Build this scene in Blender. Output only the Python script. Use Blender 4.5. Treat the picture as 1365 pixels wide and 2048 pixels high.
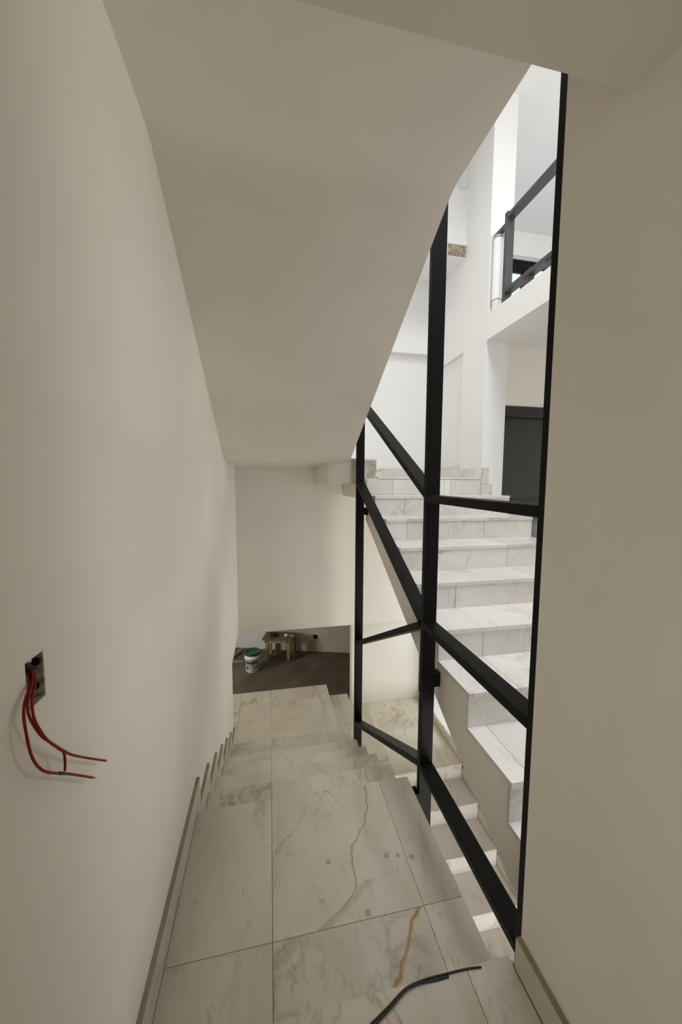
import bpy, bmesh, math, random
from mathutils import Vector, Matrix

random.seed(7)
S = bpy.context.scene
C = S.collection
for o in list(bpy.data.objects):
    bpy.data.objects.remove(o)

# ------------------------------------------------------------------ camera
yaw, pitch, roll = [math.radians(a) for a in (11.34907, -4.93662, 0.29794)]
fw = Vector((math.sin(yaw)*math.cos(pitch), math.cos(yaw)*math.cos(pitch), math.sin(pitch)))
rt = Vector((math.cos(yaw), -math.sin(yaw), 0))
up = rt.cross(fw)
r2 = math.cos(roll)*rt + math.sin(roll)*up
u2 = -math.sin(roll)*rt + math.cos(roll)*up
cam = bpy.data.cameras.new('camera')
cam.sensor_fit = 'VERTICAL'; cam.sensor_height = 36.0; cam.sensor_width = 24.0
cam.lens = 714.0/2048*36.0
cam.clip_start = 0.02
co = bpy.data.objects.new('camera', cam); C.objects.link(co)
co.matrix_world = Matrix(((r2.x, u2.x, -fw.x, 0), (r2.y, u2.y, -fw.y, 0), (r2.z, u2.z, -fw.z, 1.7), (0, 0, 0, 1)))
S.camera = co

# ------------------------------------------------------------------ world, daylight and fill lights, exposure
W = bpy.data.worlds.new('world'); S.world = W; W.use_nodes = True
bg = W.node_tree.nodes['Background']
bg.inputs[0].default_value = (0.80, 0.90, 1.0, 1); bg.inputs[1].default_value = 1.0
S.view_settings.view_transform = 'Standard'
try: S.view_settings.look = 'None'
except Exception: pass
S.view_settings.gamma = 1.0
S.view_settings.use_curve_mapping = False
S.view_settings.exposure = 0.55

def area(name, loc, direction, sx, sy, power, col, spread=180):
    l = bpy.data.lights.new(name, 'AREA'); l.shape = 'RECTANGLE'
    l.size = sx; l.size_y = sy; l.energy = power; l.color = col; l.spread = math.radians(spread)
    o = bpy.data.objects.new(name, l); C.objects.link(o)
    o.location = loc
    o.rotation_euler = Vector(direction).to_track_quat('-Z', 'Y').to_euler()
    return o
# area lights for the daylight, with added fill lights among them
area('daylight_roof_window', (1.5, 1.0, 6.15), (0, 0, -1), 1.1, 2.0, 54, (0.96, 0.98, 1.0), 125)
area('daylight_upper_window', (3.0, -3.05, 4.6), (0, 1, 0), 4.0, 1.8, 5, (1.0, 0.985, 0.96))
area('fill_upper_stair', (-0.38, 3.45, 3.2), (1, 0.55, 0), 1.5, 1.5, 13, (0.95, 0.975, 1.0))  # added fill light, brightens the pier and the upper far wall
area('fill_gallery', (5.9, 0.6, 4.45), (-1, 0, 0), 3.0, 1.6, 55, (1.0, 0.98, 0.95))  # added fill light for the gallery and the upper pier face
area('daylight_hall_window', (3.4, -3.05, 1.75), (0, 1, 0), 4.0, 2.2, 14, (0.95, 0.96, 1.0))
area('fill_hall_east', (5.9, 1.8, 1.75), (-1, 0, 0), 2.6, 2.3, 16.5, (1.0, 0.985, 0.95), 95)  # added fill light, reaches across the hall to the left wall
area('daylight_lower_window', (1.5, -1.45, -1.7), (0, 1, 0), 1.15, 2.2, 56, (1.0, 0.985, 0.96))
area('daylight_side_window', (3.4, 3.75, 0.7), (-1, 0.08, -0.5), 1.2, 1.2, 25, (0.92, 0.97, 1.0))
area('fill_landing', (-0.37, -0.85, 1.25), (1, 0.8, -0.05), 0.8, 1.7, 4.2, (1.0, 0.98, 0.93), 115)  # added fill light behind the viewer, lifts the right wall
area('daylight_store_window', (-2.85, 5.3, -0.3), (1, 0.45, -0.1), 0.9, 0.9, 36.0, (0.98, 0.97, 0.94))

# ------------------------------------------------------------------ materials
def nodes_of(m):
    m.use_nodes = True
    nt = m.node_tree
    return nt, nt.nodes, nt.links, nt.nodes['Principled BSDF']

def ramp(N, stops):
    r = N.new('ShaderNodeValToRGB')
    e = r.color_ramp.elements
    while len(e) < len(stops): e.new(0.5)
    for i, (p, c) in enumerate(stops):
        e[i].position = p; e[i].color = c if len(c) == 4 else (*c, 1)
    return r

def mathn(N, L, op, a, b=None, c=None):
    n = N.new('ShaderNodeMath'); n.operation = op
    for i, v in enumerate((a, b, c)):
        if v is None: continue
        if isinstance(v, (int, float)): n.inputs[i].default_value = v
        else: L.new(v, n.inputs[i])
    return n.outputs[0]

def mixc(N, L, fac, a, b, mode='MIX'):
    n = N.new('ShaderNodeMix'); n.data_type = 'RGBA'; n.blend_type = mode
    def put(sock, v):
        if isinstance(v, tuple): sock.default_value = (*v, 1) if len(v) == 3 else v
        elif isinstance(v, (int, float)): sock.default_value = v
        else: L.new(v, sock)
    put(n.inputs[0], fac); put(n.inputs[6], a); put(n.inputs[7], b)
    return n.outputs[2]

def plaster(name, col, rough=0.62, var=0.035):
    m = bpy.data.materials.new(name); nt, N, L, P = nodes_of(m)
    geo = N.new('ShaderNodeNewGeometry')
    n1 = N.new('ShaderNodeTexNoise'); n1.inputs['Scale'].default_value = 1.3; n1.inputs['Detail'].default_value = 5
    L.new(geo.outputs['Position'], n1.inputs['Vector'])
    lo = tuple(c*(1-var) for c in col); hi = tuple(min(1, c*(1+var)) for c in col)
    r = ramp(N, [(0.35, lo), (0.65, hi)]); L.new(n1.outputs['Fac'], r.inputs[0])
    L.new(r.outputs[0], P.inputs['Base Color'])
    n2 = N.new('ShaderNodeTexNoise'); n2.inputs['Scale'].default_value = 55; n2.inputs['Detail'].default_value = 4
    L.new(geo.outputs['Position'], n2.inputs['Vector'])
    b = N.new('ShaderNodeBump'); b.inputs['Strength'].default_value = 0.05; b.inputs['Distance'].default_value = 0.01
    L.new(n2.outputs['Fac'], b.inputs['Height']); L.new(b.outputs[0], P.inputs['Normal'])
    P.inputs['Roughness'].default_value = rough
    P.inputs['Specular IOR Level'].default_value = 0.25
    return m

def marble(name, base, cloud, vein, rough=0.06, vamt=0.75, streaks=(), spots=(), dirt=0.0):
    m = bpy.data.materials.new(name); nt, N, L, P = nodes_of(m)
    geo = N.new('ShaderNodeNewGeometry'); oi = N.new('ShaderNodeObjectInfo')
    off = N.new('ShaderNodeVectorMath'); off.operation = 'SCALE'; off.inputs[0].default_value = (37.0, 53.0, 71.0)
    L.new(oi.outputs['Random'], off.inputs['Scale'])
    add = N.new('ShaderNodeVectorMath'); add.operation = 'ADD'
    L.new(geo.outputs['Position'], add.inputs[0]); L.new(off.outputs[0], add.inputs[1])
    # slow clouds, stretched along one diagonal
    mp = N.new('ShaderNodeMapping'); mp.inputs['Scale'].default_value = (1.0, 0.55, 0.8); mp.inputs['Rotation'].default_value = (0.3, 0.5, 0.6)
    L.new(add.outputs[0], mp.inputs[0])
    n1 = N.new('ShaderNodeTexNoise'); n1.inputs['Scale'].default_value = 3.0; n1.inputs['Detail'].default_value = 6; n1.inputs['Distortion'].default_value = 0.6
    L.new(mp.outputs[0], n1.inputs['Vector'])
    r1 = ramp(N, [(0.32, cloud), (0.62, base)]); L.new(n1.outputs['Fac'], r1.inputs[0])
    # thin veins: ridge of a distorted noise
    n2 = N.new('ShaderNodeTexNoise'); n2.inputs['Scale'].default_value = 2.3; n2.inputs['Detail'].default_value = 7
    n2.inputs['Roughness'].default_value = 0.55; n2.inputs['Distortion'].default_value = 1.1
    L.new(mp.outputs[0], n2.inputs['Vector'])
    rid = mathn(N, L, 'ABSOLUTE', mathn(N, L, 'SUBTRACT', n2.outputs['Fac'], 0.5))
    rv = ramp(N, [(0.0, (1, 1, 1)), (0.006, (0.55, 0.55, 0.55)), (0.03, (0, 0, 0))]); L.new(rid, rv.inputs[0])
    n3 = N.new('ShaderNodeTexNoise'); n3.inputs['Scale'].default_value = 1.7; n3.inputs['Detail'].default_value = 3
    L.new(add.outputs[0], n3.inputs['Vector'])
    rm = ramp(N, [(0.48, (0, 0, 0)), (0.66, (1, 1, 1))]); L.new(n3.outputs['Fac'], rm.inputs[0])
    vm = mathn(N, L, 'MULTIPLY', mathn(N, L, 'MULTIPLY', rv.outputs[0], rm.outputs[0]), vamt)
    col = mixc(N, L, vm, r1.outputs[0], vein)
    # finer hairline veins
    n5 = N.new('ShaderNodeTexNoise'); n5.inputs['Scale'].default_value = 5.5; n5.inputs['Detail'].default_value = 6
    n5.inputs['Roughness'].default_value = 0.5; n5.inputs['Distortion'].default_value = 1.6
    mp5 = N.new('ShaderNodeMapping'); mp5.inputs['Scale'].default_value = (1.0, 0.45, 0.7); mp5.inputs['Rotation'].default_value = (0.2, 0.3, -0.35)
    L.new(add.outputs[0], mp5.inputs[0]); L.new(mp5.outputs[0], n5.inputs['Vector'])
    rid5 = mathn(N, L, 'ABSOLUTE', mathn(N, L, 'SUBTRACT', n5.outputs['Fac'], 0.5))
    rv5 = ramp(N, [(0.0, (1, 1, 1)), (0.018, (0, 0, 0))]); L.new(rid5, rv5.inputs[0])
    n6 = N.new('ShaderNodeTexNoise'); n6.inputs['Scale'].default_value = 3.1; n6.inputs['Detail'].default_value = 4
    L.new(mp5.outputs[0], n6.inputs['Vector'])
    rm6 = ramp(N, [(0.50, (0, 0, 0)), (0.68, (1, 1, 1))]); L.new(n6.outputs['Fac'], rm6.inputs[0])
    col = mixc(N, L, mathn(N, L, 'MULTIPLY', mathn(N, L, 'MULTIPLY', rv5.outputs[0], rm6.outputs[0]), 0.55*vamt), col, vein)
    # small flecks
    n4 = N.new('ShaderNodeTexNoise'); n4.inputs['Scale'].default_value = 22; n4.inputs['Detail'].default_value = 3; n4.inputs['Distortion'].default_value = 1.5
    mp4 = N.new('ShaderNodeMapping'); mp4.inputs['Scale'].default_value = (1.0, 0.35, 0.6); mp4.inputs['Rotation'].default_value = (0, 0, 0.25)
    L.new(add.outputs[0], mp4.inputs[0]); L.new(mp4.outputs[0], n4.inputs['Vector'])
    rf = ramp(N, [(0.62, (0, 0, 0)), (0.74, (1, 1, 1))]); L.new(n4.outputs['Fac'], rf.inputs[0])
    col = mixc(N, L, mathn(N, L, 'MULTIPLY', rf.outputs[0], 0.36), col, vein)
    # per tile brightness
    tone = mathn(N, L, 'ADD', 0.93, mathn(N, L, 'MULTIPLY', oi.outputs['Random'], 0.12))
    hsv = N.new('ShaderNodeHueSaturation'); L.new(col, hsv.inputs['Color']); L.new(tone, hsv.inputs['Value'])
    col = hsv.outputs[0]
    sep = N.new('ShaderNodeSeparateXYZ'); L.new(geo.outputs['Position'], sep.inputs[0])
    if streaks or spots:
        nw = N.new('ShaderNodeTexNoise'); nw.inputs['Scale'].default_value = 14; nw.inputs['Detail'].default_value = 4
        L.new(geo.outputs['Position'], nw.inputs['Vector'])
        wob = mathn(N, L, 'MULTIPLY', mathn(N, L, 'SUBTRACT', nw.outputs['Fac'], 0.5), 0.055)
    for pts, wid, c, amt in streaks:
        # polyline y(x) stain: x as a function of y, given by a float curve made of linear pieces
        cur = None
        for (xa, ya), (xb, yb) in zip(pts[:-1], pts[1:]):
            t = mathn(N, L, 'DIVIDE', mathn(N, L, 'SUBTRACT', sep.outputs[1], ya), (yb-ya))
            tn = N.new('ShaderNodeMath'); tn.operation = 'MAXIMUM'; L.new(t, tn.inputs[0]); tn.inputs[1].default_value = 0
            tc = mathn(N, L, 'MINIMUM', tn.outputs[0], 1.0)
            seg = mathn(N, L, 'MULTIPLY', tc, xb-xa)
            cur = mathn(N, L, 'ADD', seg, pts[0][0]) if cur is None else mathn(N, L, 'ADD', cur, seg)
        d = mathn(N, L, 'ABSOLUTE', mathn(N, L, 'ADD', mathn(N, L, 'SUBTRACT', sep.outputs[0], cur), wob))
        mk = mathn(N, L, 'SUBTRACT', 1.0, mathn(N, L, 'DIVIDE', d, wid))
        mk = mathn(N, L, 'MAXIMUM', mk, 0.0)
        lo, hi = min(p[1] for p in pts), max(p[1] for p in pts)
        inside = mathn(N, L, 'MULTIPLY', mathn(N, L, 'GREATER_THAN', sep.outputs[1], lo), mathn(N, L, 'LESS_THAN', sep.outputs[1], hi))
        mk = mathn(N, L, 'MULTIPLY', mathn(N, L, 'MULTIPLY', mk, inside), amt)
        col = mixc(N, L, mk, col, c)
    for (sx, sy, sr) in spots:
        dx = mathn(N, L, 'SUBTRACT', sep.outputs[0], sx); dy = mathn(N, L, 'SUBTRACT', sep.outputs[1], sy)
        d = mathn(N, L, 'SQRT', mathn(N, L, 'ADD', mathn(N, L, 'MULTIPLY', dx, dx), mathn(N, L, 'MULTIPLY', dy, dy)))
        mk = mathn(N, L, 'MULTIPLY', mathn(N, L, 'LESS_THAN', d, sr), 0.5)
        col = mixc(N, L, mk, col, (0.22, 0.17, 0.11))
    if dirt:
        nd = N.new('ShaderNodeTexNoise'); nd.inputs['Scale'].default_value = 9; nd.inputs['Detail'].default_value = 6
        L.new(add.outputs[0], nd.inputs['Vector'])
        rd = ramp(N, [(0.45, (0, 0, 0)), (0.7, (1, 1, 1))]); L.new(nd.outputs['Fac'], rd.inputs[0])
        col = mixc(N, L, mathn(N, L, 'MULTIPLY', rd.outputs[0], dirt), col, (0.16, 0.12, 0.08))
    L.new(col, P.inputs['Base Color'])
    nr = N.new('ShaderNodeTexNoise'); nr.inputs['Scale'].default_value = 6; nr.inputs['Detail'].default_value = 5
    L.new(geo.outputs['Position'], nr.inputs['Vector'])
    rr = mathn(N, L, 'ADD', rough, mathn(N, L, 'MULTIPLY', nr.outputs['Fac'], 0.08))
    L.new(rr, P.inputs['Roughness'])
    P.inputs['Specular IOR Level'].default_value = 0.6
    return m

def simple(name, col, rough=0.5, metal=0.0, noise=0.0, nscale=8.0, spec=0.5):
    m = bpy.data.materials.new(name); nt, N, L, P = nodes_of(m)
    P.inputs['Roughness'].default_value = rough; P.inputs['Metallic'].default_value = metal
    P.inputs['Specular IOR Level'].default_value = spec
    geo = N.new('ShaderNodeNewGeometry')
    n = N.new('ShaderNodeTexNoise'); n.inputs['Scale'].default_value = nscale; n.inputs['Detail'].default_value = 6
    L.new(geo.outputs['Position'], n.inputs['Vector'])
    k = max(noise, 0.02)
    r = ramp(N, [(0.3, tuple(c*(1-k) for c in col)), (0.7, tuple(min(1, c*(1+k)) for c in col))])
    L.new(n.outputs['Fac'], r.inputs[0]); L.new(r.outputs[0], P.inputs['Base Color'])
    return m

def wood(name, a, b):
    m = bpy.data.materials.new(name); nt, N, L, P = nodes_of(m)
    tc = N.new('ShaderNodeTexCoord'); mp = N.new('ShaderNodeMapping'); mp.inputs['Scale'].default_value = (3, 40, 3)
    L.new(tc.outputs['Object'], mp.inputs[0])
    n = N.new('ShaderNodeTexNoise'); n.inputs['Scale'].default_value = 1.5; n.inputs['Detail'].default_value = 6
    L.new(mp.outputs[0], n.inputs['Vector'])
    r = ramp(N, [(0.3, a), (0.7, b)]); L.new(n.outputs['Fac'], r.inputs[0]); L.new(r.outputs[0], P.inputs['Base Color'])
    P.inputs['Roughness'].default_value = 0.75
    return m

PL = plaster('warm_white_plaster', (0.873, 0.825, 0.735))
PLW = plaster('white_plaster', (0.86, 0.855, 0.84), var=0.02)
BASE = (0.71, 0.655, 0.55); CLOUD = (0.60, 0.545, 0.445); VEIN = (0.27, 0.205, 0.13)
MB = marble('cream_marble', BASE, CLOUD, VEIN)
MBR = marble('white_marble', (0.77, 0.74, 0.70), (0.67, 0.635, 0.59), (0.34, 0.27, 0.20), rough=0.3, vamt=0.85)
MBY = marble('yellow_cream_marble', (0.72, 0.665, 0.545), (0.62, 0.555, 0.43), (0.36, 0.27, 0.15), rough=0.25, vamt=0.95)
MBD = marble('dirty_marble', (0.62, 0.59, 0.54), (0.50, 0.47, 0.42), VEIN, rough=0.4, dirt=0.7)
MBS = marble('bright_patch_marble', (0.88, 0.86, 0.82), (0.84, 0.82, 0.78), (0.7, 0.65, 0.58), rough=0.35, vamt=0.2)  # bright patch on the top riser, put into the colour of one tile
spots = [(0.239, 1.44, 0.012), (0.505, 1.416, 0.012), (0.555, 1.408, 0.010), (0.615, 1.388, 0.013), (0.36, 1.223, 0.013)]
vein_pts = [(0.502, 1.80), (0.486, 1.679), (0.44, 1.576), (0.362, 1.492), (0.337, 1.387), (0.344, 1.316), (0.276, 1.258), (0.16, 1.205)]
MBV = marble('cream_marble_dark_vein', BASE, CLOUD, VEIN, streaks=[(vein_pts, 0.007, (0.24, 0.175, 0.10), 0.75), ([(0.41, 1.34), (0.33, 1.285), (0.25, 1.235), (0.19, 1.205)], 0.035, (0.34, 0.25, 0.15), 0.45)], spots=spots)
MBU = marble('cream_marble_rust_vein', BASE, CLOUD, VEIN, streaks=[([(0.567, 1.203), (0.519, 1.152), (0.478, 1.1), (0.43, 1.034), (0.40, 1.0)], 0.015, (0.36, 0.20, 0.035), 0.95)], spots=spots)
MBX = marble('cream_marble_spotted', BASE, CLOUD, VEIN, spots=spots)
SKT = marble('brown_stained_skirting_marble', (0.36, 0.305, 0.22), (0.25, 0.20, 0.13), (0.20, 0.15, 0.09), rough=0.4)
GROUT = simple('grey_mortar', (0.20, 0.175, 0.14), 0.9, noise=0.2)
BLACK = simple('black_painted_steel', (0.006, 0.006, 0.0055), 0.5, noise=0.2, spec=0.12)
DGREY = simple('dark_grey_painted_steel', (0.060, 0.062, 0.066), 0.35, noise=0.15, spec=0.5)
CONC = simple('dark_concrete_floor', (0.125, 0.107, 0.080), 0.85, noise=0.28, nscale=3.0)
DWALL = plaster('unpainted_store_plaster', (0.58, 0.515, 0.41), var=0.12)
RAW = simple('raw_brown_concrete', (0.36, 0.29, 0.22), 0.95, noise=0.45, nscale=40)
RED = simple('red_wire_insulation', (0.27, 0.020, 0.011), 0.5, noise=0.15, nscale=60, spec=0.2)
BLK = simple('black_rubber', (0.012, 0.012, 0.012), 0.5, noise=0.3, nscale=30)
GALV = simple('stained_grey_steel', (0.40, 0.365, 0.30), 0.7, metal=0.0, noise=0.55, nscale=70)
HOLE = simple('black_void', (0.006, 0.006, 0.006), 0.9)
WPLA = simple('white_plastic', (0.78, 0.80, 0.80), 0.35, noise=0.04)
GPLA = simple('dark_green_plastic', (0.012, 0.075, 0.045), 0.4, noise=0.1)
INK = simple('black_print', (0.02, 0.02, 0.022), 0.5)
PVC = simple('white_pipe_plastic', (0.88, 0.88, 0.88), 0.65, noise=0.02)
CREAM = simple('cream_pipe_plaster', (0.80, 0.77, 0.70), 0.6, noise=0.08)
WD = wood('worn_brown_wood', (0.10, 0.065, 0.035), (0.24, 0.165, 0.09))
WDP = wood('pale_raw_wood', (0.22, 0.16, 0.09), (0.40, 0.31, 0.19))
GLD = simple('dark_door_glass', (0.045, 0.041, 0.031), 0.4, spec=0.3)
FRB = simple('black_door_frame', (0.010, 0.009, 0.008), 0.4)
REDP = simple('red_label_paper', (0.35, 0.05, 0.03), 0.5)

def glassmat():
    m = bpy.data.materials.new('clear_window_glass'); nt, N, L, P = nodes_of(m)
    tr = N.new('ShaderNodeBsdfTransparent'); tr.inputs[0].default_value = (0.92, 0.96, 1, 1)
    gl = N.new('ShaderNodeBsdfGlossy'); gl.inputs['Roughness'].default_value = 0.02
    mx = N.new('ShaderNodeMixShader'); mx.inputs[0].default_value = 0.08
    L.new(tr.outputs[0], mx.inputs[1]); L.new(gl.outputs[0], mx.inputs[2])
    L.new(mx.outputs[0], nt.nodes['Material Output'].inputs[0])
    return m
GLASS = glassmat()

# ------------------------------------------------------------------ helpers
def wloc(o):
    v = Vector((0, 0, 0))
    while o is not None:
        v += o.location; o = o.parent
    return v

def make(name, verts, faces, mat, parent=None, smooth=False):
    lo = Vector([min(v[i] for v in verts) for i in range(3)])
    hi = Vector([max(v[i] for v in verts) for i in range(3)])
    c = Vector(((lo.x+hi.x)/2, (lo.y+hi.y)/2, lo.z))
    me = bpy.data.meshes.new(name)
    me.from_pydata([tuple(Vector(v)-c) for v in verts], [], faces)
    bm = bmesh.new(); bm.from_mesh(me)
    bmesh.ops.recalc_face_normals(bm, faces=bm.faces)
    bm.to_mesh(me); bm.free()
    if smooth:
        for p in me.polygons: p.use_smooth = True
    me.materials.append(mat)
    o = bpy.data.objects.new(name, me); C.objects.link(o)
    if parent is not None:
        o.parent = parent; o.location = c - wloc(parent)
    else:
        o.location = c
    return o

BF = [(0, 3, 2, 1), (4, 5, 6, 7), (0, 1, 5, 4), (1, 2, 6, 5), (2, 3, 7, 6), (3, 0, 4, 7)]
def boxv(x0, x1, y0, y1, z0, z1):
    return [(x0, y0, z0), (x1, y0, z0), (x1, y1, z0), (x0, y1, z0), (x0, y0, z1), (x1, y0, z1), (x1, y1, z1), (x0, y1, z1)]

def box(name, b, mat, parent=None, bevel=0.0):
    o = make(name, boxv(*b), BF, mat, parent)
    if bevel: bev(o, bevel)
    return o

def bev(o, w, seg=2):
    bm = bmesh.new(); bm.from_mesh(o.data)
    bmesh.ops.bevel(bm, geom=list(bm.edges), offset=w, segments=seg, profile=0.5, affect='EDGES')
    bm.to_mesh(o.data); bm.free()

def boxes(name, bl, mat, parent=None):
    v, f = [], []
    for b in bl:
        n = len(v); v += boxv(*b); f += [tuple(i+n for i in q) for q in BF]
    return make(name, v, f, mat, parent)

def prism(name, poly, x0, x1, mat, parent=None):
    # poly: (y, z) outline, extruded along x
    n = len(poly)
    v = [(x0, y, z) for y, z in poly] + [(x1, y, z) for y, z in poly]
    f = [tuple(range(n)), tuple(range(n, 2*n))] + [(i, (i+1) % n, n+(i+1) % n, n+i) for i in range(n)]
    return make(name, v, f, mat, parent)

def beam(name, p0, p1, w, d, mat, parent=None, up_=(1, 0, 0)):
    # rectangular bar between two points: w along up_, d along the other cross axis
    p0, p1 = Vector(p0), Vector(p1)
    a = (p1-p0).normalized(); u = Vector(up_); u = (u - a*u.dot(a)).normalized(); n = a.cross(u)
    v = []
    for p in (p0, p1):
        for s, t in ((-1, -1), (1, -1), (1, 1), (-1, 1)):
            v.append(tuple(p + u*s*w/2 + n*t*d/2))
    return make(name, v, BF, mat, parent)

def tube(name, pts, r, mat, parent=None, seg=8, sub=6, taper=None):
    P = [Vector(p) for p in pts]
    Q = []
    for i in range(len(P)-1):
        p0 = P[max(i-1, 0)]; p1 = P[i]; p2 = P[i+1]; p3 = P[min(i+2, len(P)-1)]
        for k in range(sub):
            t = k/sub
            Q.append(0.5*((2*p1)+(-p0+p2)*t+(2*p0-5*p1+4*p2-p3)*t*t+(-p0+3*p1-3*p2+p3)*t**3))
    Q.append(P[-1])
    v, f = [], []
    ref = Vector((0.3, 0.5, 0.81)).normalized()
    for i, q in enumerate(Q):
        t = (Q[min(i+1, len(Q)-1)]-Q[max(i-1, 0)]).normalized()
        a = t.cross(ref).normalized(); b = t.cross(a)
        for s in range(seg):
            an = 2*math.pi*s/seg
            v.append(tuple(q + a*math.cos(an)*r + b*math.sin(an)*r))
    for i in range(len(Q)-1):
        for s in range(seg):
            f.append((i*seg+s, i*seg+(s+1) % seg, (i+1)*seg+(s+1) % seg, (i+1)*seg+s))
    f.append(tuple(range(seg))); f.append(tuple((len(Q)-1)*seg+s for s in range(seg)))
    return make(name, v, f, mat, parent, smooth=True)

def lathe(name, prof, cx, cy, mat, parent=None, seg=32, a0=0.0, a1=2*math.pi):
    full = abs(a1-a0-2*math.pi) < 1e-6
    v, f = [], []
    n = seg if full else seg+1
    for (r, z) in prof:
        for s in range(n):
            an = a0+(a1-a0)*s/seg
            v.append((cx+r*math.cos(an), cy+r*math.sin(an), z))
    for i in range(len(prof)-1):
        for s in range(seg):
            s2 = (s+1) % n if full else s+1
            f.append((i*n+s, i*n+s2, (i+1)*n+s2, (i+1)*n+s))
    return make(name, v, f, mat, parent, smooth=True)

def thing(name, loc, label, cat, group=None):
    o = bpy.data.objects.new(name, None); C.objects.link(o); o.location = loc
    o.empty_display_size = 0.1
    return tag(o, label, cat, group)

def tag(o, label, cat, group=None):
    o['label'] = label; o['category'] = cat
    if group: o['group'] = group
    return o

def st(o, label, cat):
    o['kind'] = 'structure'; return tag(o, label, cat)

def tiles_h(parent, name, xs, ys, z, th, mat, g=0.0008, mats=None):
    # horizontal tiles between the joint lines xs x ys, top at z
    for i in range(len(xs)-1):
        for j in range(len(ys)-1):
            m = mats.get((i, j), mat) if mats else mat
            box(name, (xs[i]+g, xs[i+1]-g, ys[j]+g, ys[j+1]-g, z-th, z), m, parent, bevel=0.001)

def tiles_v(parent, name, xs, y0, y1, z0, z1, mat, g=0.0012, mats=None):
    for i in range(len(xs)-1):
        m = mats.get(i, mat) if mats else mat
        box(name, (xs[i]+g, xs[i+1]-g, y0, y1, z0, z1), m, parent, bevel=0.001)

# ------------------------------------------------------------------ key dimensions
R = 0.168                        # riser of the descending flights
XL, XS = -0.40, 0.762            # left wall face, open edge of our flight
ZL = 0.168                       # landing we stand on
ZF = -1.90                       # floor of the dark store room
nA = lambda k: 1.813+0.30*k      # nosings, descending flight
nB = lambda k: 1.155+0.316*k if k < 7 else 3.345    # nosings, ascending flight
zB = lambda k: 0.519+0.175*k
nC = lambda j: 3.472-0.334*j     # nosings, lower flight
zC = lambda j: -(9+j)*R

# ------------------------------------------------------------------ setting
wl = boxes('wall_left', [(XL-.12, XL, -1.6, .657, -3.5, 3.3), (XL-.12, XL, .657, .706, -3.5, 1.313), (XL-.12, XL, .657, .706, 1.397, 3.3),
                         (XL-.12, XL, .706, 3.70, -3.5, 3.3), (XL-.12, XL, 3.70, 4.60, -.19, 3.3)], PL)
st(wl, 'long plain plastered wall on the left with the electrical box', 'wall')
wr = box('wall_right', (XS, XS+.14, -1.6, .873, -.1, 6.2), PL)
st(wr, 'plain plastered wall on the right beside the nearest black post', 'wall')
wb = box('wall_back', (XL, XS, -1.72, -1.6, -.1, 3.3), PL)
st(wb, 'plain wall closing the landing behind the viewer', 'wall')
wf = box('wall_far', (XL, 2.145, 4.45, 4.60, -.19, 1.90), PL)
wfm = box('wall_far_middle', (XL, 2.145, 4.46, 4.60, 1.90, 3.306), PLW)
st(wfm, 'white wall behind the upper landing below the ledge', 'wall')
st(wf, 'hanging plastered wall at the far end above the dark opening', 'wall')
wrc = box('wall_recess', (1.128, 2.145, 4.762, 4.90, -1.9, -.05), PL)
st(wrc, 'pale recessed wall behind the right part of the lower landing', 'wall')
wfu = box('wall_far_upper', (XL, 2.145, 4.375, 4.60, 3.306, 6.2), PLW)
st(wfu, 'bright upper far wall above the thin shadow ledge', 'wall')
wu = box('wall_lintel', (XL, 2.145, 3.79, 4.375, 4.14, 6.2), PLW)
st(wu, 'white lintel wall high over the upper landing with raw patch', 'wall')
box('lintel_face', (XL, 2.143, 3.776, 3.79, 4.262, 4.478), PLW, wu)
o = box('raw_patch', (1.925, 2.138, 3.784, 3.79, 4.148, 4.255), RAW, wu); o['label'] = 'raw brown concrete patch'
# right wall of the stair: pier with a shallow recess
w2 = boxes('wall_pier', [(2.145, 2.39, 3.345, 3.785, -3.5, 6.2), (2.19, 2.39, 3.785, 4.9, 1.30, 3.14), (2.19, 2.39, 4.66, 4.9, -1.50, 1.30), (2.19, 2.39, 3.785, 4.9, -3.5, -1.50), (2.145, 2.39, 3.785, 4.9, 3.14, 6.2)], PLW)
st(w2, 'tall white pier at the right of the upper landing', 'wall')
wll = box('wall_lower_right', (2.145, 2.27, -1.6, 3.345, -3.5, -.15), PL)
st(wll, 'plaster wall along the right of the lowest flight', 'wall')
# landing we stand on
fl = box('floor', (XL, XS, -1.6, .893, -.10, ZL-.02), GROUT)
st(fl, 'cream marble landing floor at the bottom of the picture', 'floor')
tiles_h(fl, 'floor_tile', [-.381, -.008, .592, .743], [-.9, -.3, .3, .905], ZL, .02, MB)
tiles_v(fl, 'riser_tile', [-.381, -.008, .592, .762], .893, .903, .0, ZL-.021, MB)
bb = thing('baseboard_right', (.75, 0, ZL), 'marble baseboard along the foot of the right wall', 'baseboard'); bb['kind'] = 'structure'
for a, b in ((-.9, -.1), (-.1, .876)):
    o = box('skirting_tile', (.743, .762, a+.001, b-.001, ZL, ZL+.104), MB, bb, bevel=.003)
    o2 = box('skirting_top', (.7445, .762, a+.002, b-.002, ZL+.104, ZL+.1055), SKT, bb)
# stepped skirting on the left wall
bl = thing('baseboard_left', (-.39, 1.2, 0), 'stepped marble skirting following the stairs down the left wall', 'baseboard'); bl['kind'] = 'structure'
for k in range(7):
    y0 = (.905 if k == 0 else nA(k-1)+.078); y1 = nA(k)+.076
    if k == 6: y1 = 3.695
    z = -k*R
    poly = [(y0, z), (nA(k), z), (nA(k), z-R), (y1, z-R), (y1, z+.123), (y0, z+.123)]
    if k == 6: poly = [(y0, z), (y1, z), (y1, z+.123), (y0, z+.123)]
    prism('skirting_tile', poly, XL, -.381, MB, bl)
    prism('skirting_top', [(y0, z+.123), (y1, z+.123), (y1, z+.1245), (y0, z+.1245)], XL, -.383, SKT, bl)
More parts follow.
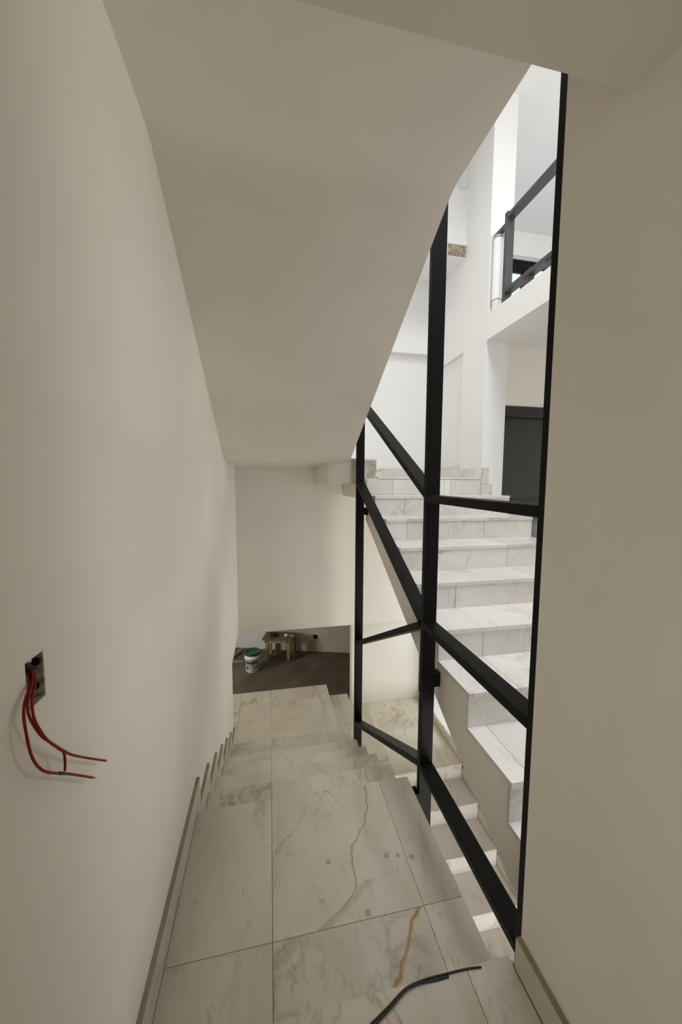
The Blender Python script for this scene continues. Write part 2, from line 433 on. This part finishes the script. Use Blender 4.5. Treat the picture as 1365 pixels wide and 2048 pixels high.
# ceilings
ce = box('ceiling', (XL, XS, -1.6, .681, 2.511, 3.3), PL)
st(ce, 'low flat ceiling at the very top of the picture', 'ceiling')
uf = thing('stair_flight', (.18, 3.43, 1.88), 'plastered sloping underside of the stair flight overhead', 'stairs')
_a = math.atan2(1.024, 1.92); _r = .22; _t = _r*math.tan(_a/2)
_arc = [(1.47-_t+_r*math.sin(_a*i/8), 2.909-_r+_r*math.cos(_a*i/8)) for i in range(9)]
prism('soffit', [(.681, 2.909)] + _arc + [(3.39, 1.885), (3.43, 1.88), (3.43, 2.12), (1.47, 3.25), (.681, 3.25)], XL, XS, PL, uf)
# upper half landing
ul = thing('stair_landing', (1.2, 3.9, 1.5), 'upper half landing at the head of the ascending flight', 'landing')
box('landing_slab', (XL, .565, 3.43, 4.45, 1.88, 2.09), PL, ul)
box('landing_beam', (.565, .922, 3.43, 4.45, 1.677, 1.90), PL, ul)
box('landing_beam', (.922, 1.035, 3.43, 4.45, 1.52, 1.90), PL, ul)
box('landing_slab', (.922, 1.035, 3.36, 3.43, 1.52, 1.724), PL, ul)
box('landing_slab', (1.035, 2.145, 3.36, 4.45, 1.52, 1.724), PL, ul)
tiles_h(ul, 'floor_tile', [1.04, 1.198, 1.80, 2.125], [3.345, 3.9, 4.45], 1.744, .02, MBR)
tiles_h(ul, 'step_tile', [.56, 1.045], [3.415, 4.45], 1.921, .02, MBR)
box('step_riser_tile', (.80, 1.04, 3.420, 3.43, 1.68, 1.90), MBD, ul)
tiles_v(ul, 'skirting_tile', [1.04, 1.45, 1.80, 2.145], 4.438, 4.45, 1.744, 1.864, MBR)
for a, b in ((3.43, 3.785), (3.785, 4.43)):
    box('skirting_tile', (2.128, 2.145, a, b-.002, 1.744, 1.846), MBR, ul)

# ------------------------------------------------------------------ descending flight (ours)
fa = thing('stair_flight', (.18, 1.813, 0), 'cream marble stair flight descending ahead along the left wall', 'stairs')
poly = [(.893, -.02)]
for k in range(7):
    poly += [(nA(k)-.012, -k*R-.02), (nA(k)-.012, -(k+1)*R-.02)]
poly += [(nA(6)-.012, -3.5), (.893, -3.5)]
prism('stair_body', poly, -.381, XS-.004, GROUT, fa)
XA = [-.381, -.008, .59, XS]
for k in range(7):
    if k == 0:
        tiles_h(fa, 'tread_tile', XA, [.903, 1.203, nA(0)], 0, .02, MB, mats={(1, 1): MBV, (1, 0): MBU, (2, 1): MBX})
    else:
        tiles_h(fa, 'tread_tile', [-.381, -.008, .587, XS], [nA(k-1)-.012, nA(k)], -k*R, .02, MB)
    tiles_v(fa, 'riser_tile', [-.381, -.008, .587, XS], nA(k)-.012, nA(k)-.004, -(k+1)*R, -k*R-.021, MB)
# plaster side of the flight seen from the well
poly2 = [(.893, .0)]
sd = prism('side_plaster', [(.893, -.03)] + [p for k in range(7) for p in ((nA(k)-.014, -k*R-.022), (nA(k)-.014, -(k+1)*R-.022))] + [(3.60, -1.6), (.893, -.35)], XS-.004, XS-.001, PL, fa)

# lower half landing: three levels
ll = thing('stair_landing', (.6, 4.2, ZF), 'lower half landing in cream and yellow marble stepping down to the right', 'landing')
box('landing_body', (-.395, .757, 3.603, 4.77, ZF, -7*R-.02), GROUT, ll)
box('landing_body', (-1.2, -.395, 3.705, 4.77, ZF, -7*R-.02), GROUT, ll)
box('landing_body', (.764, 1.055, 3.30, 4.77, ZF, -8*R-.02), GROUT, ll)
box('landing_body', (1.055, 2.145, 3.485, 4.762, ZF, -9*R-.02), GROUT, ll)
tiles_h(ll, 'floor_tile', [-.397, -.008, .625, .761], [3.603, 4.19, 4.52, 4.785], -7*R, .02, MBY)
tiles_h(ll, 'floor_tile', [-1.2, -.80, -.397], [3.706, 4.19, 4.52, 4.785], -7*R, .02, MBY)
tiles_h(ll, 'step_tile', [.763, 1.062], [3.30, 4.15, 4.78], -8*R, .02, MBY)
tiles_h(ll, 'floor_tile', [1.064, 1.32, 1.92, 2.125], [3.465, 4.15, 4.762], -9*R, .02, MBY)
tiles_v(ll, 'riser_tile', [-1.2, -.6, -.008, .625, .76], 4.77, 4.78, ZF, -7*R-.021, MBY)
tiles_v(ll, 'riser_tile', [.763, 1.06], 4.77, 4.778, ZF, -8*R-.021, MBY)
box('skirting_tile', (2.127, 2.145, 3.475, 4.75, -9*R, -9*R+.11), MBY, ll)

# ------------------------------------------------------------------ ascending flight on the right
fb = thing('stair_flight', (1.6, .839, ZL), 'white marble stair flight ascending on the right of the railing', 'stairs')
poly = [(.85, ZL-.17), (.85, zB(-1)-.025)]
for k in range(-1, 6):
    poly += [(nB(k+1)+.014, zB(k)-.025), (nB(k+1)+.014, zB(k+1)-.025)]
poly += [(3.36, zB(6)-.025)]
lowz = lambda y: .083+.547*(y-1.091)
poly += [(3.36, lowz(3.36)), (.95, lowz(.95)), (.85, lowz(.85))]
prism('stringer_body', poly, .922, 2.262, PL, fb)
for k in range(-1, 8):
    xr = 2.268 if k < 7 else 2.125
    xs = {0: [.921, 1.02, 1.80, xr], 1: [.921, 1.198, 1.80, xr], 2: [.921, 1.198, 1.80, xr], 3: [.921, 1.196, 1.80, xr],
          4: [.921, 1.20, 1.80, xr], 5: [.921, 1.10, 1.80, xr], 6: [.921, 1.199, 1.80, xr], 7: [.921, 1.19, 1.735, 1.803, xr]}.get(k, [.921, 1.198, 1.80, xr])
    z0 = zB(k-1); z1 = zB(k)
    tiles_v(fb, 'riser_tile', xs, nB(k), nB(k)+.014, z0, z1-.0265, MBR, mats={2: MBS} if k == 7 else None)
    if k < 7:
        y1 = nB(k+1)+.013 if k < 6 else 3.344
        tiles_h(fb, 'tread_tile', xs, [nB(k)-.007, y1], z1, .025, MBR)
# small skirting tiles on the pier foot
for b in ((2.147, 2.27, 3.333, 3.344, zB(6), zB(6)+.105), (2.147, 2.225, 3.333, 3.344, zB(6)+.108, zB(6)+.275)):
    box('skirting_tile', b, MBR, fb)

# ------------------------------------------------------------------ lower flight below the right one
fc = thing('stair_flight', (1.55, -.2, -3.5), 'bright marble steps far below seen through the gap of the stairwell', 'stairs')
poly = [(3.484, zC(0)-.02)]
for j in range(11):
    poly += [(nC(j)+.012, zC(j)-.02), (nC(j)+.012, zC(j+1)-.02)]
poly += [(-.6, zC(11)-.02), (-.6, -3.52), (3.484, -3.52)]
prism('stair_body', poly, .95, 2.143, GROUT, fc)
for j in range(12):
    if j > 0: tiles_h(fc, 'tread_tile', [.95, 1.32, 1.92, 2.125], [nC(j), nC(j-1)+.012], zC(j), .02, MBR)
    if j < 11: tiles_v(fc, 'riser_tile', [.95, 1.32, 1.92, 2.125], nC(j)+.002, nC(j)+.012, zC(j+1), zC(j)-.021, MBR)
    if 0 < j < 8:
        prism('skirting_tile', [(nC(j)+.05, zC(j)), (nC(j-1)+.012, zC(j)), (nC(j-1)+.012, zC(j)+.11), (nC(j)+.05, zC(j)+.11)], 2.127, 2.145, MBY, fc)

# ------------------------------------------------------------------ steel railing
PX0, PX1 = .81, .886
PXC = (PX0+PX1)/2
PYS = {'p1': (.918, .956), 'p2': (1.75, 1.788), 'p3': (3.29, 3.328)}
rl = thing('steel_railing', (PXC, 1.75, -1.3), 'black steel railing with tall posts and crossing rails in the stairwell', 'railing')
for key, (a, b) in PYS.items():
    zb = {'p1': -.05, 'p2': -.75, 'p3': -1.30}[key]
    box('post', (PX0, PX1, a, b, zb, 5.2), BLACK, rl, bevel=.003)
T = .038
def hrail(zb_): box('rail', (PX0, PX1, .956, 1.75, zb_, zb_+T), BLACK, rl, bevel=.003)
for z in (.080, .900, 1.591): hrail(z)
def srail(y0, z0, y1, z1):
    # sloped rail: heights are those of its upper edge at both ends
    L_ = math.hypot(y1-y0, z1-z0); dv = T*L_/abs(y1-y0)
    prism('rail', [(y0, z0), (y1, z1), (y1, z1-dv), (y0, z0-dv)], PX0, PX1, BLACK, rl)
srail(1.788, 1.658, 3.29, 2.455)
srail(1.788, .940, 3.29, 1.697)
srail(1.788, .935, 3.29, .135)
srail(1.788, .122, 3.29, -.695)
box('bracket', (PX1, .922, 1.752, 1.80, .562, .643), BLACK, rl, bevel=.003)
box('bracket', (PX1, .922, 3.27, 3.31, 1.38, 1.45), BLACK, rl, bevel=.003)
box('bracket', (XS, PX0, 1.745, 1.80, -.14, -.055), BLACK, rl, bevel=.003)
box('bracket', (XS, PX0, 3.285, 3.33, -1.1, -.98), BLACK, rl, bevel=.003)

# ------------------------------------------------------------------ upper gallery
mz = boxes('floor_gallery', [(2.145, 6.0, -3.2, 3.345, 3.11, 3.36), (2.39, 6.0, 3.345, 5.05, 3.11, 3.36)], PLW)
st(mz, 'white slab edge of the upper gallery at the top right', 'floor')
cg = boxes('ceiling_gallery', [(2.28, 6.0, .8, 3.344, 5.40, 5.6), (2.39, 6.0, 3.344, 5.05, 5.40, 5.6)], PLW)
st(cg, 'grey white gallery ceiling beside the bright pier', 'ceiling')
gn = boxes('wall_gallery', [(2.39, 3.1, 5.0, 5.15, 3.36, 5.4), (4.9, 6.0, 5.0, 5.15, 3.36, 5.4), (3.1, 4.9, 5.0, 5.15, 5.0, 5.4), (3.1, 4.9, 5.0, 5.15, 3.36, 3.7)], PLW)
st(gn, 'gallery end wall over the small dark framed window', 'wall')
wn = thing('window_1', (4.0, 5.0, 3.7), 'dark framed gallery window half hidden behind the railing', 'window'); wn['kind'] = 'structure'
for b in ((3.1, 4.9, 5.0, 5.07, 4.93, 5.0), (3.1, 4.9, 5.0, 5.07, 3.7, 3.76), (3.1, 3.16, 5.0, 5.07, 3.76, 4.93), (4.84, 4.9, 5.0, 5.07, 3.76, 4.93), (3.78, 3.86, 5.0, 5.07, 3.76, 4.93), (3.16, 3.78, 5.0, 5.05, 4.83, 4.93)):
    box('window_frame', b, BLACK, wn)
box('pane', (3.16, 3.78, 5.03, 5.036, 3.76, 4.83), GLASS, wn)
box('pane', (3.86, 4.84, 5.03, 5.036, 3.76, 4.93), GLASS, wn)
box('sill_trim', (3.1, 4.9, 4.985, 5.0, 5.0, 5.055), simple('light_grey_trim', (.55, .55, .54), .6), wn)
gr = thing('gallery_railing', (2.218, 2.3, 3.36), 'dark grey steel railing frame on the upper gallery edge', 'railing')
GX0, GX1 = 2.18, 2.256
box('post', (GX0, GX1, 3.139, 3.178, 3.36, 4.185), DGREY, gr, bevel=.002)
box('post', (GX0, GX1, 1.2, 1.238, 3.36, 4.185), DGREY, gr, bevel=.002)
box('rail', (GX0, GX1, -.6, 3.139, 4.125, 4.163), DGREY, gr, bevel=.002)
box('rail', (GX0, GX1, -.6, 3.139, 3.463, 3.501), DGREY, gr, bevel=.002)
for y in (2.83, 2.58, 2.2):
    box('foot', (GX0+.01, GX1-.01, y, y+.06, 3.36, 3.463), DGREY, gr)
box('wall_tie', (GX0, GX0+.04, 3.178, 3.345, 4.06, 4.098), DGREY, gr)
pp = thing('drain_pipe', (2.205, 3.30, 3.36), 'white plastic pipe standing in front of the bright pier', 'pipe')
lathe('pipe_sleeve', [(.047, 3.47), (.047, 4.03), (.044, 4.035), (.0, 4.035)], 2.203, 3.292, PVC, pp)
lathe('pipe_foot', [(.040, 3.36), (.041, 3.47)], 2.203, 3.292, CREAM, pp)
lathe('pipe_collar', [(.0475, 4.035), (.05, 4.038), (.05, 4.056), (.0, 4.056)], 2.203, 3.292, simple('grey_pipe_collar', (.45, .45, .45), .5, noise=.3, nscale=60), pp)
cv = lathe('cover_plate', [(.0, -.002), (.050, -.002), (.053, -.006), (.058, -.006), (.06, 0)], 0, 0, simple('pale_grey_cover', (.82, .82, .83), .6), None, seg=32)
for v in cv.data.vertices: v.co = Vector((v.co.x, v.co.z, v.co.y))
cv.location = (2.07, 3.782, 4.885)
tag(cv, 'round pale cover plate high on the lintel wall', 'cover plate')

# dark glazed door under the gallery
dw = boxes('wall_hall', [(2.39, 6.0, 3.39, 3.52, 2.49, 3.11), (4.2, 6.0, 3.39, 3.52, ZL, 2.49)], PL)
st(dw, 'shaded wall above the dark door under the gallery', 'wall')
dr = thing('door_1', (3.3, 3.40, ZL), 'dark glazed door with black frame behind the ascending stairs', 'door'); dr['kind'] = 'structure'
for b in ((2.40, 4.2, 3.375, 3.46, 2.378, 2.49), (2.395, 2.43, 3.40, 3.46, ZL, 2.378), (4.15, 4.2, 3.40, 3.46, ZL, 2.378), (2.43, 4.15, 3.41, 3.46, 1.47, 1.515), (3.28, 3.33, 3.41, 3.46, ZL, 2.378)):
    box('door_frame', b, FRB, dr)
for a, b in ((2.43, 3.28), (3.33, 4.15)):
    for c, d in ((ZL, 1.47), (1.515, 2.378)):
        box('door_glass', (a, b, 3.43, 3.438, c, d), GLD, dr)

# ------------------------------------------------------------------ outer shell of the house (closes the rooms)
st(boxes('floor_hall', [(.902, 6.0, -3.2, .84, .0, ZL), (2.27, 6.0, .84, 3.39, .0, ZL)], simple('grey_screed', (.30, .27, .23), .8, noise=.15)), 'hall floor hidden beyond the right wall', 'floor')
st(box('wall_south', (.762, 6.1, -3.35, -3.2, -3.5, 6.2), PLW), 'outer wall of the hall behind the viewer', 'wall')
st(box('wall_east', (6.0, 6.12, -3.2, 5.2, -.1, 6.2), PLW), 'outer wall of the hall far to the right', 'wall')
st(box('ceiling_roof', (-.6, 6.1, -3.3, 5.2, 6.2, 6.35), PLW), 'roof over the open stair void', 'ceiling')
st(box('wall_left_upper', (XL-.12, XL, -1.6, 4.6, 3.3, 6.2), PLW), 'upper part of the left wall above the flight overhead', 'wall')
st(box('wall_lower_back', (.7, 2.3, -1.72, -1.6, -3.5, -.1), PL), 'wall of the lowest level behind the steps', 'wall')
st(box('wall_landing_upper', (XL, XS, -1.72, -1.6, 3.3, 6.2), PLW), 'wall above the landing out of view', 'wall')
st(box('floor_lowest', (.7, 2.3, -1.72, -.6, -3.6, -3.5), GROUT), 'floor at the foot of the lowest steps', 'floor')

# ------------------------------------------------------------------ dark store room
st(box('floor_store', (-3.0, 3.2, 3.62, 8.6, ZF-.1, ZF), CONC), 'dark bare concrete floor beyond the lower landing', 'floor')
def quadwall(name, p0, p1, z0, z1, th, mat, label):
    a = Vector((*p0, 0)); b = Vector((*p1, 0)); d = (b-a).normalized(); n = Vector((-d.y, d.x, 0))*th
    v = [a, b, b+n, a+n]
    vs = [(p.x, p.y, z0) for p in v] + [(p.x, p.y, z1) for p in v]
    return st(make(name, vs, BF, mat), label, 'wall')
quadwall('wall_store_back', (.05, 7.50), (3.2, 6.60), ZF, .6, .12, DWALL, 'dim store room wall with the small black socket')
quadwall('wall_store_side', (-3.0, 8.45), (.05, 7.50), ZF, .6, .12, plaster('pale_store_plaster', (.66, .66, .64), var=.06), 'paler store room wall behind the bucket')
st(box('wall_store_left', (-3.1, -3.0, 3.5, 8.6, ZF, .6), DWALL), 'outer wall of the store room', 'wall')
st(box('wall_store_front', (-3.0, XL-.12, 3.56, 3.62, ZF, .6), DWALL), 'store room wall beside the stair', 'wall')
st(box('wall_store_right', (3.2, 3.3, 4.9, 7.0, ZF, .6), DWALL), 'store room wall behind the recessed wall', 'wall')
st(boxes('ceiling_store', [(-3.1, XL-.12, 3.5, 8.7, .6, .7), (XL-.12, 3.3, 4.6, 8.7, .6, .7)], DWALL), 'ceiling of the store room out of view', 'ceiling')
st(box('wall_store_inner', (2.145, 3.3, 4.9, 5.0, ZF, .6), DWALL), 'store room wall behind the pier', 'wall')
box('soffit_recess', (1.128, 2.145, 4.60, 4.90, -.19, -.05), PL, wrc)

# bucket
bk = thing('paint_bucket', (-.355, 6.735, ZF), 'white plastic bucket with green lid on the dark floor', 'bucket')
bx, by = -.355, 6.735
lathe('bucket_body', [(.0, ZF+.001), (.118, ZF+.001), (.122, ZF+.01), (.138, ZF+.26), (.147, ZF+.262), (.148, ZF+.285), (.141, ZF+.287), (.143, ZF+.345), (.0, ZF+.345)], bx, by, WPLA, bk)
lathe('bucket_lid', [(.150, ZF+.335), (.152, ZF+.365), (.146, ZF+.375), (.130, ZF+.372), (.125, ZF+.362), (.0, ZF+.362)], bx, by, GPLA, bk)
def arcpatch(a0, a1, z0, z1):
    rr = lambda z: .1235+(z-ZF-.01)*.064+.0012
    lathe('label_print', [(rr(z0), z0), (rr(z1), z1)], bx, by, INK, bk, seg=8, a0=math.radians(a0), a1=math.radians(a1))
for a in ((210, 262, ZF+.185, ZF+.215), (268, 284, ZF+.17, ZF+.225), (290, 300, ZF+.185, ZF+.225), (305, 313, ZF+.165, ZF+.222), (215, 268, ZF+.15, ZF+.158),
          (222, 236, ZF+.065, ZF+.125), (252, 290, ZF+.10, ZF+.106), (262, 300, ZF+.045, ZF+.052), (296, 312, ZF+.09, ZF+.12)):
    arcpatch(*a)
tube('handle', [(bx-.15, by, ZF+.27), (bx-.11, by-.13, ZF+.20), (bx, by-.175, ZF+.17), (bx+.11, by-.13, ZF+.20), (bx+.15, by, ZF+.27)], .003, GALV, bk, seg=6)

# low wooden work bench
ang = math.atan2(6.90-7.05, .60)
tb = thing('work_bench', (.14, 7.08, ZF), 'low worn wooden bench in the dark store room', 'bench')
tb.rotation_euler = (0, 0, 0)
def rot(px, py):
    c, s = math.cos(ang), math.sin(ang); return (.14+px*c-py*s, 7.08+px*s+py*c)
def rbox(name, b, mat, parent):
    x0, x1, y0, y1, z0, z1 = b
    v = []
    for z in (z0, z1):
        for (x, y) in ((x0, y0), (x1, y0), (x1, y1), (x0, y1)):
            rx, ry = rot(x, y); v.append((rx, ry, z))
    return make(name, v, BF, mat, parent)
TZ = ZF+.445
for i in range(3):
    rbox('top_plank', (-.31, .31, -.09+i*.12, .028+i*.12, TZ-.028, TZ), WD, tb)
rbox('apron', (-.27, .27, -.075, -.055, TZ-.085, TZ-.028), WDP, tb)
rbox('apron', (-.27, .27, .225, .245, TZ-.085, TZ-.028), WD, tb)
for sx in (-1, 1):
    for sy in (-.075, .19):
        rbox('leg', (sx*.215-.03, sx*.215+.03, sy, sy+.055, ZF, TZ-.028), WDP, tb)
rbox('brace', (-.10, -.055, .14, .17, ZF, TZ-.028), WDP, tb)
rbox('brace', (-.04, .01, .14, .17, ZF, TZ-.028), WDP, tb)
cxy = rot(-.10, .05)
pts = [(cxy[0]+.085*math.cos(a*.5), cxy[1]+.07*math.sin(a*.5), TZ+.008+.0016*a) for a in range(0, 38)]
cl = tube('cable_coil', pts, .008, BLK, None, seg=6, sub=3); tag(cl, 'black cable coil lying on the wooden bench', 'cable')
gxy = rot(.20, .06)
gt = thing('sealant_tube', (gxy[0], gxy[1], TZ), 'white and red sealant tube lying on the bench', 'tube')
v0 = Vector((gxy[0]-.08, gxy[1]+.03, TZ+.025)); v1 = Vector((gxy[0]+.07, gxy[1]-.03, TZ+.025)); v2 = Vector((gxy[0]+.105, gxy[1]-.045, TZ+.025))
tube('tube_body', [v0, v1], .024, WPLA, gt, seg=16, sub=2)
tube('tube_label', [v0.lerp(v1, .35), v0.lerp(v1, .75)], .0246, REDP, gt, seg=16, sub=2)
tube('nozzle', [v1, v2], .008, WPLA, gt, seg=10, sub=2)
bxy = rot(.27, .14)
tag(rbox('wood_offcut', (.315, .335, -.05, .16, ZF, TZ+.03), WD, None), 'dark board leaning against the right side of the bench', 'board')
# socket with hanging wire
sk = thing('wall_socket', (.92, 7.22, -1.6), 'small black wall socket with a hanging wire in the store room', 'socket')
def onwall(t, z, out=0.0):
    a = Vector((.05, 7.50)); b = Vector((3.2, 6.60)); p = a.lerp(b, t); d = (b-a).normalized()
    return (p.x+d.y*out, p.y-d.x*out, z)
tw = .275
v = []
for off in (0.0, .012):
    for (dt, z) in ((-.014, -1.615), (.014, -1.615), (.014, -1.535), (-.014, -1.535)):
        v.append(onwall(tw+dt, z, off+.0005))
make('socket_box', v, BF, HOLE, sk)
tube('wire', [onwall(tw+.005, -1.60, .015), onwall(tw-.002, -1.65, .03), onwall(tw-.02, -1.70, .03), onwall(tw-.035, -1.745, .02)], .005, simple('dusty_dark_wire', (.07, .05, .035), .6), sk, seg=6)
# wood scraps by the bucket
for p0, p1, w, lab in (((-.80, 7.20, ZF+.02), (-.60, 7.52, ZF+.05), .05, 'pale wood scrap propped behind the white bucket'),
                       ((-.78, 7.10, ZF+.015), (-.55, 7.06, ZF+.015), .03, 'short pale stick flat on the floor left of the bucket'),
                       ((-.50, 7.50, ZF+.03), (-.30, 7.42, ZF+.03), .06, 'pale wood scrap against the store room wall')):
    o = beam('wood_scrap', p0, p1, w, .03, WDP, None, up_=(0, 0, 1)); tag(o, lab, 'wood scrap', 'wood scraps on the store room floor')

# ------------------------------------------------------------------ junction box and red wires
jb = thing('junction_box', (XL-.02, .68, 1.313), 'open stained metal electrical box sunk into the left wall', 'electrical box')
y0, y1, z0, z1, xb = .6572, .7058, 1.3132, 1.3968, XL-.042
box('box_back', (xb-.002, xb, y0, y1, z0, z1), GALV, jb)
for b in ((xb, XL-.001, y0, y0+.0015, z0, z1), (xb, XL-.001, y1-.0015, y1, z0, z1), (xb, XL-.001, y0+.0015, y1-.0015, z0, z0+.0015), (xb, XL-.001, y0+.0015, y1-.0015, z1-.0015, z1)):
    box('box_side', b, GALV, jb)
def disc(name, x, y, z, r, mat, parent, axis='x'):
    v = []
    for k in range(2):
        for s in range(16):
            a = 2*math.pi*s/16
            if axis == 'x': v.append((x+k*.001, y+r*math.cos(a), z+r*math.sin(a)))
            else: v.append((x+r*math.cos(a), y-k*.001, z+r*math.sin(a)))
    f = [tuple(range(16)), tuple(range(16, 32))]+[(i, (i+1) % 16, 16+(i+1) % 16, 16+i) for i in range(16)]
    return make(name, v, f, mat, parent)
disc('knockout_hole', -.416, .7040, 1.334, .0085, HOLE, jb, 'y')
disc('knockout_hole', -.411, .7040, 1.378, .0075, HOLE, jb, 'y')
o = box('plaster_blob', (XL-.012, XL-.002, .672, .680, 1.390, 1.3965), PLW, jb, bevel=.002)
box('plaster_blob', (XL-.02, XL-.004, .668, .680, 1.3145, 1.324), PLW, jb, bevel=.002)
def ub(pts, r, lab):
    return tag(tube('electrical_wire', pts, r, RED, None, seg=8, sub=8), lab, 'wire', 'red wires at the wall box')
ub([(-.436, .698, 1.374), (-.412, .690, 1.368), (-.394, .662, 1.361), (-.387, .640, 1.350), (-.382, .627, 1.334), (-.380, .630, 1.313), (-.378, .648, 1.274), (-.378, .679, 1.235), (-.378, .702, 1.207), (-.379, .745, 1.161), (-.380, .868, 1.05)], .0022,
   'red wire from the wall box with the longest free end pointing right')
ub([(-.436, .701, 1.371), (-.410, .692, 1.364), (-.392, .665, 1.357), (-.384, .643, 1.346), (-.378, .631, 1.330), (-.376, .634, 1.306), (-.374, .652, 1.266), (-.374, .681, 1.227), (-.375, .700, 1.203), (-.377, .706, 1.18), (-.378, .706, 1.163)], .0022,
   'short red wire from the wall box with its end hanging down')
w3 = thing('electrical_wire', (-.38, .63, 1.2), 'lowest red wire from the wall box with black tape near its end', 'wire', 'red wires at the wall box')
tube('insulation', [(-.436, .695, 1.370), (-.414, .686, 1.366), (-.396, .660, 1.358), (-.390, .637, 1.348), (-.385, .622, 1.330), (-.382, .620, 1.296), (-.381, .626, 1.257), (-.381, .642, 1.223), (-.381, .667, 1.193), (-.380, .725, 1.14), (-.380, .805, 1.063)], .0022, RED, w3, seg=8, sub=8)
tube('black_tape', [(-.3805, .690, 1.172), (-.380, .712, 1.152)], .0027, BLK, w3, seg=8, sub=2)
tube('bare_copper', [(-.380, .800, 1.068), (-.380, .818, 1.051)], .0014, simple('copper', (.45, .2, .1), .35, metal=.9), w3, seg=6, sub=2)

# ------------------------------------------------------------------ black cable on the landing
pc = thing('power_cable', (.4, .88, ZL), 'black cable of two strands lying on the marble landing', 'cable')
zc = ZL+.0055
zc = ZL+.0032
A = [(.64, .893, zc), (.592, .898, zc), (.529, .900, zc), (.457, .901, zc), (.403, .897, zc), (.370, .888, zc), (.323, .868, zc), (.289, .855, zc), (.246, .838, zc), (.19, .81, zc), (.10, .77, zc)]
B = [(.528, .893, zc), (.486, .893, zc), (.446, .895, zc+.002), (.412, .893, zc+.004), (.378, .884, zc+.006), (.333, .864, zc+.005), (.296, .849, zc+.004), (.250, .829, zc+.003), (.19, .80, zc), (.10, .76, zc)]
tube('strand', A, .0027, BLK, pc, seg=8, sub=6)
tube('strand', B, .0027, BLK, pc, seg=8, sub=6)
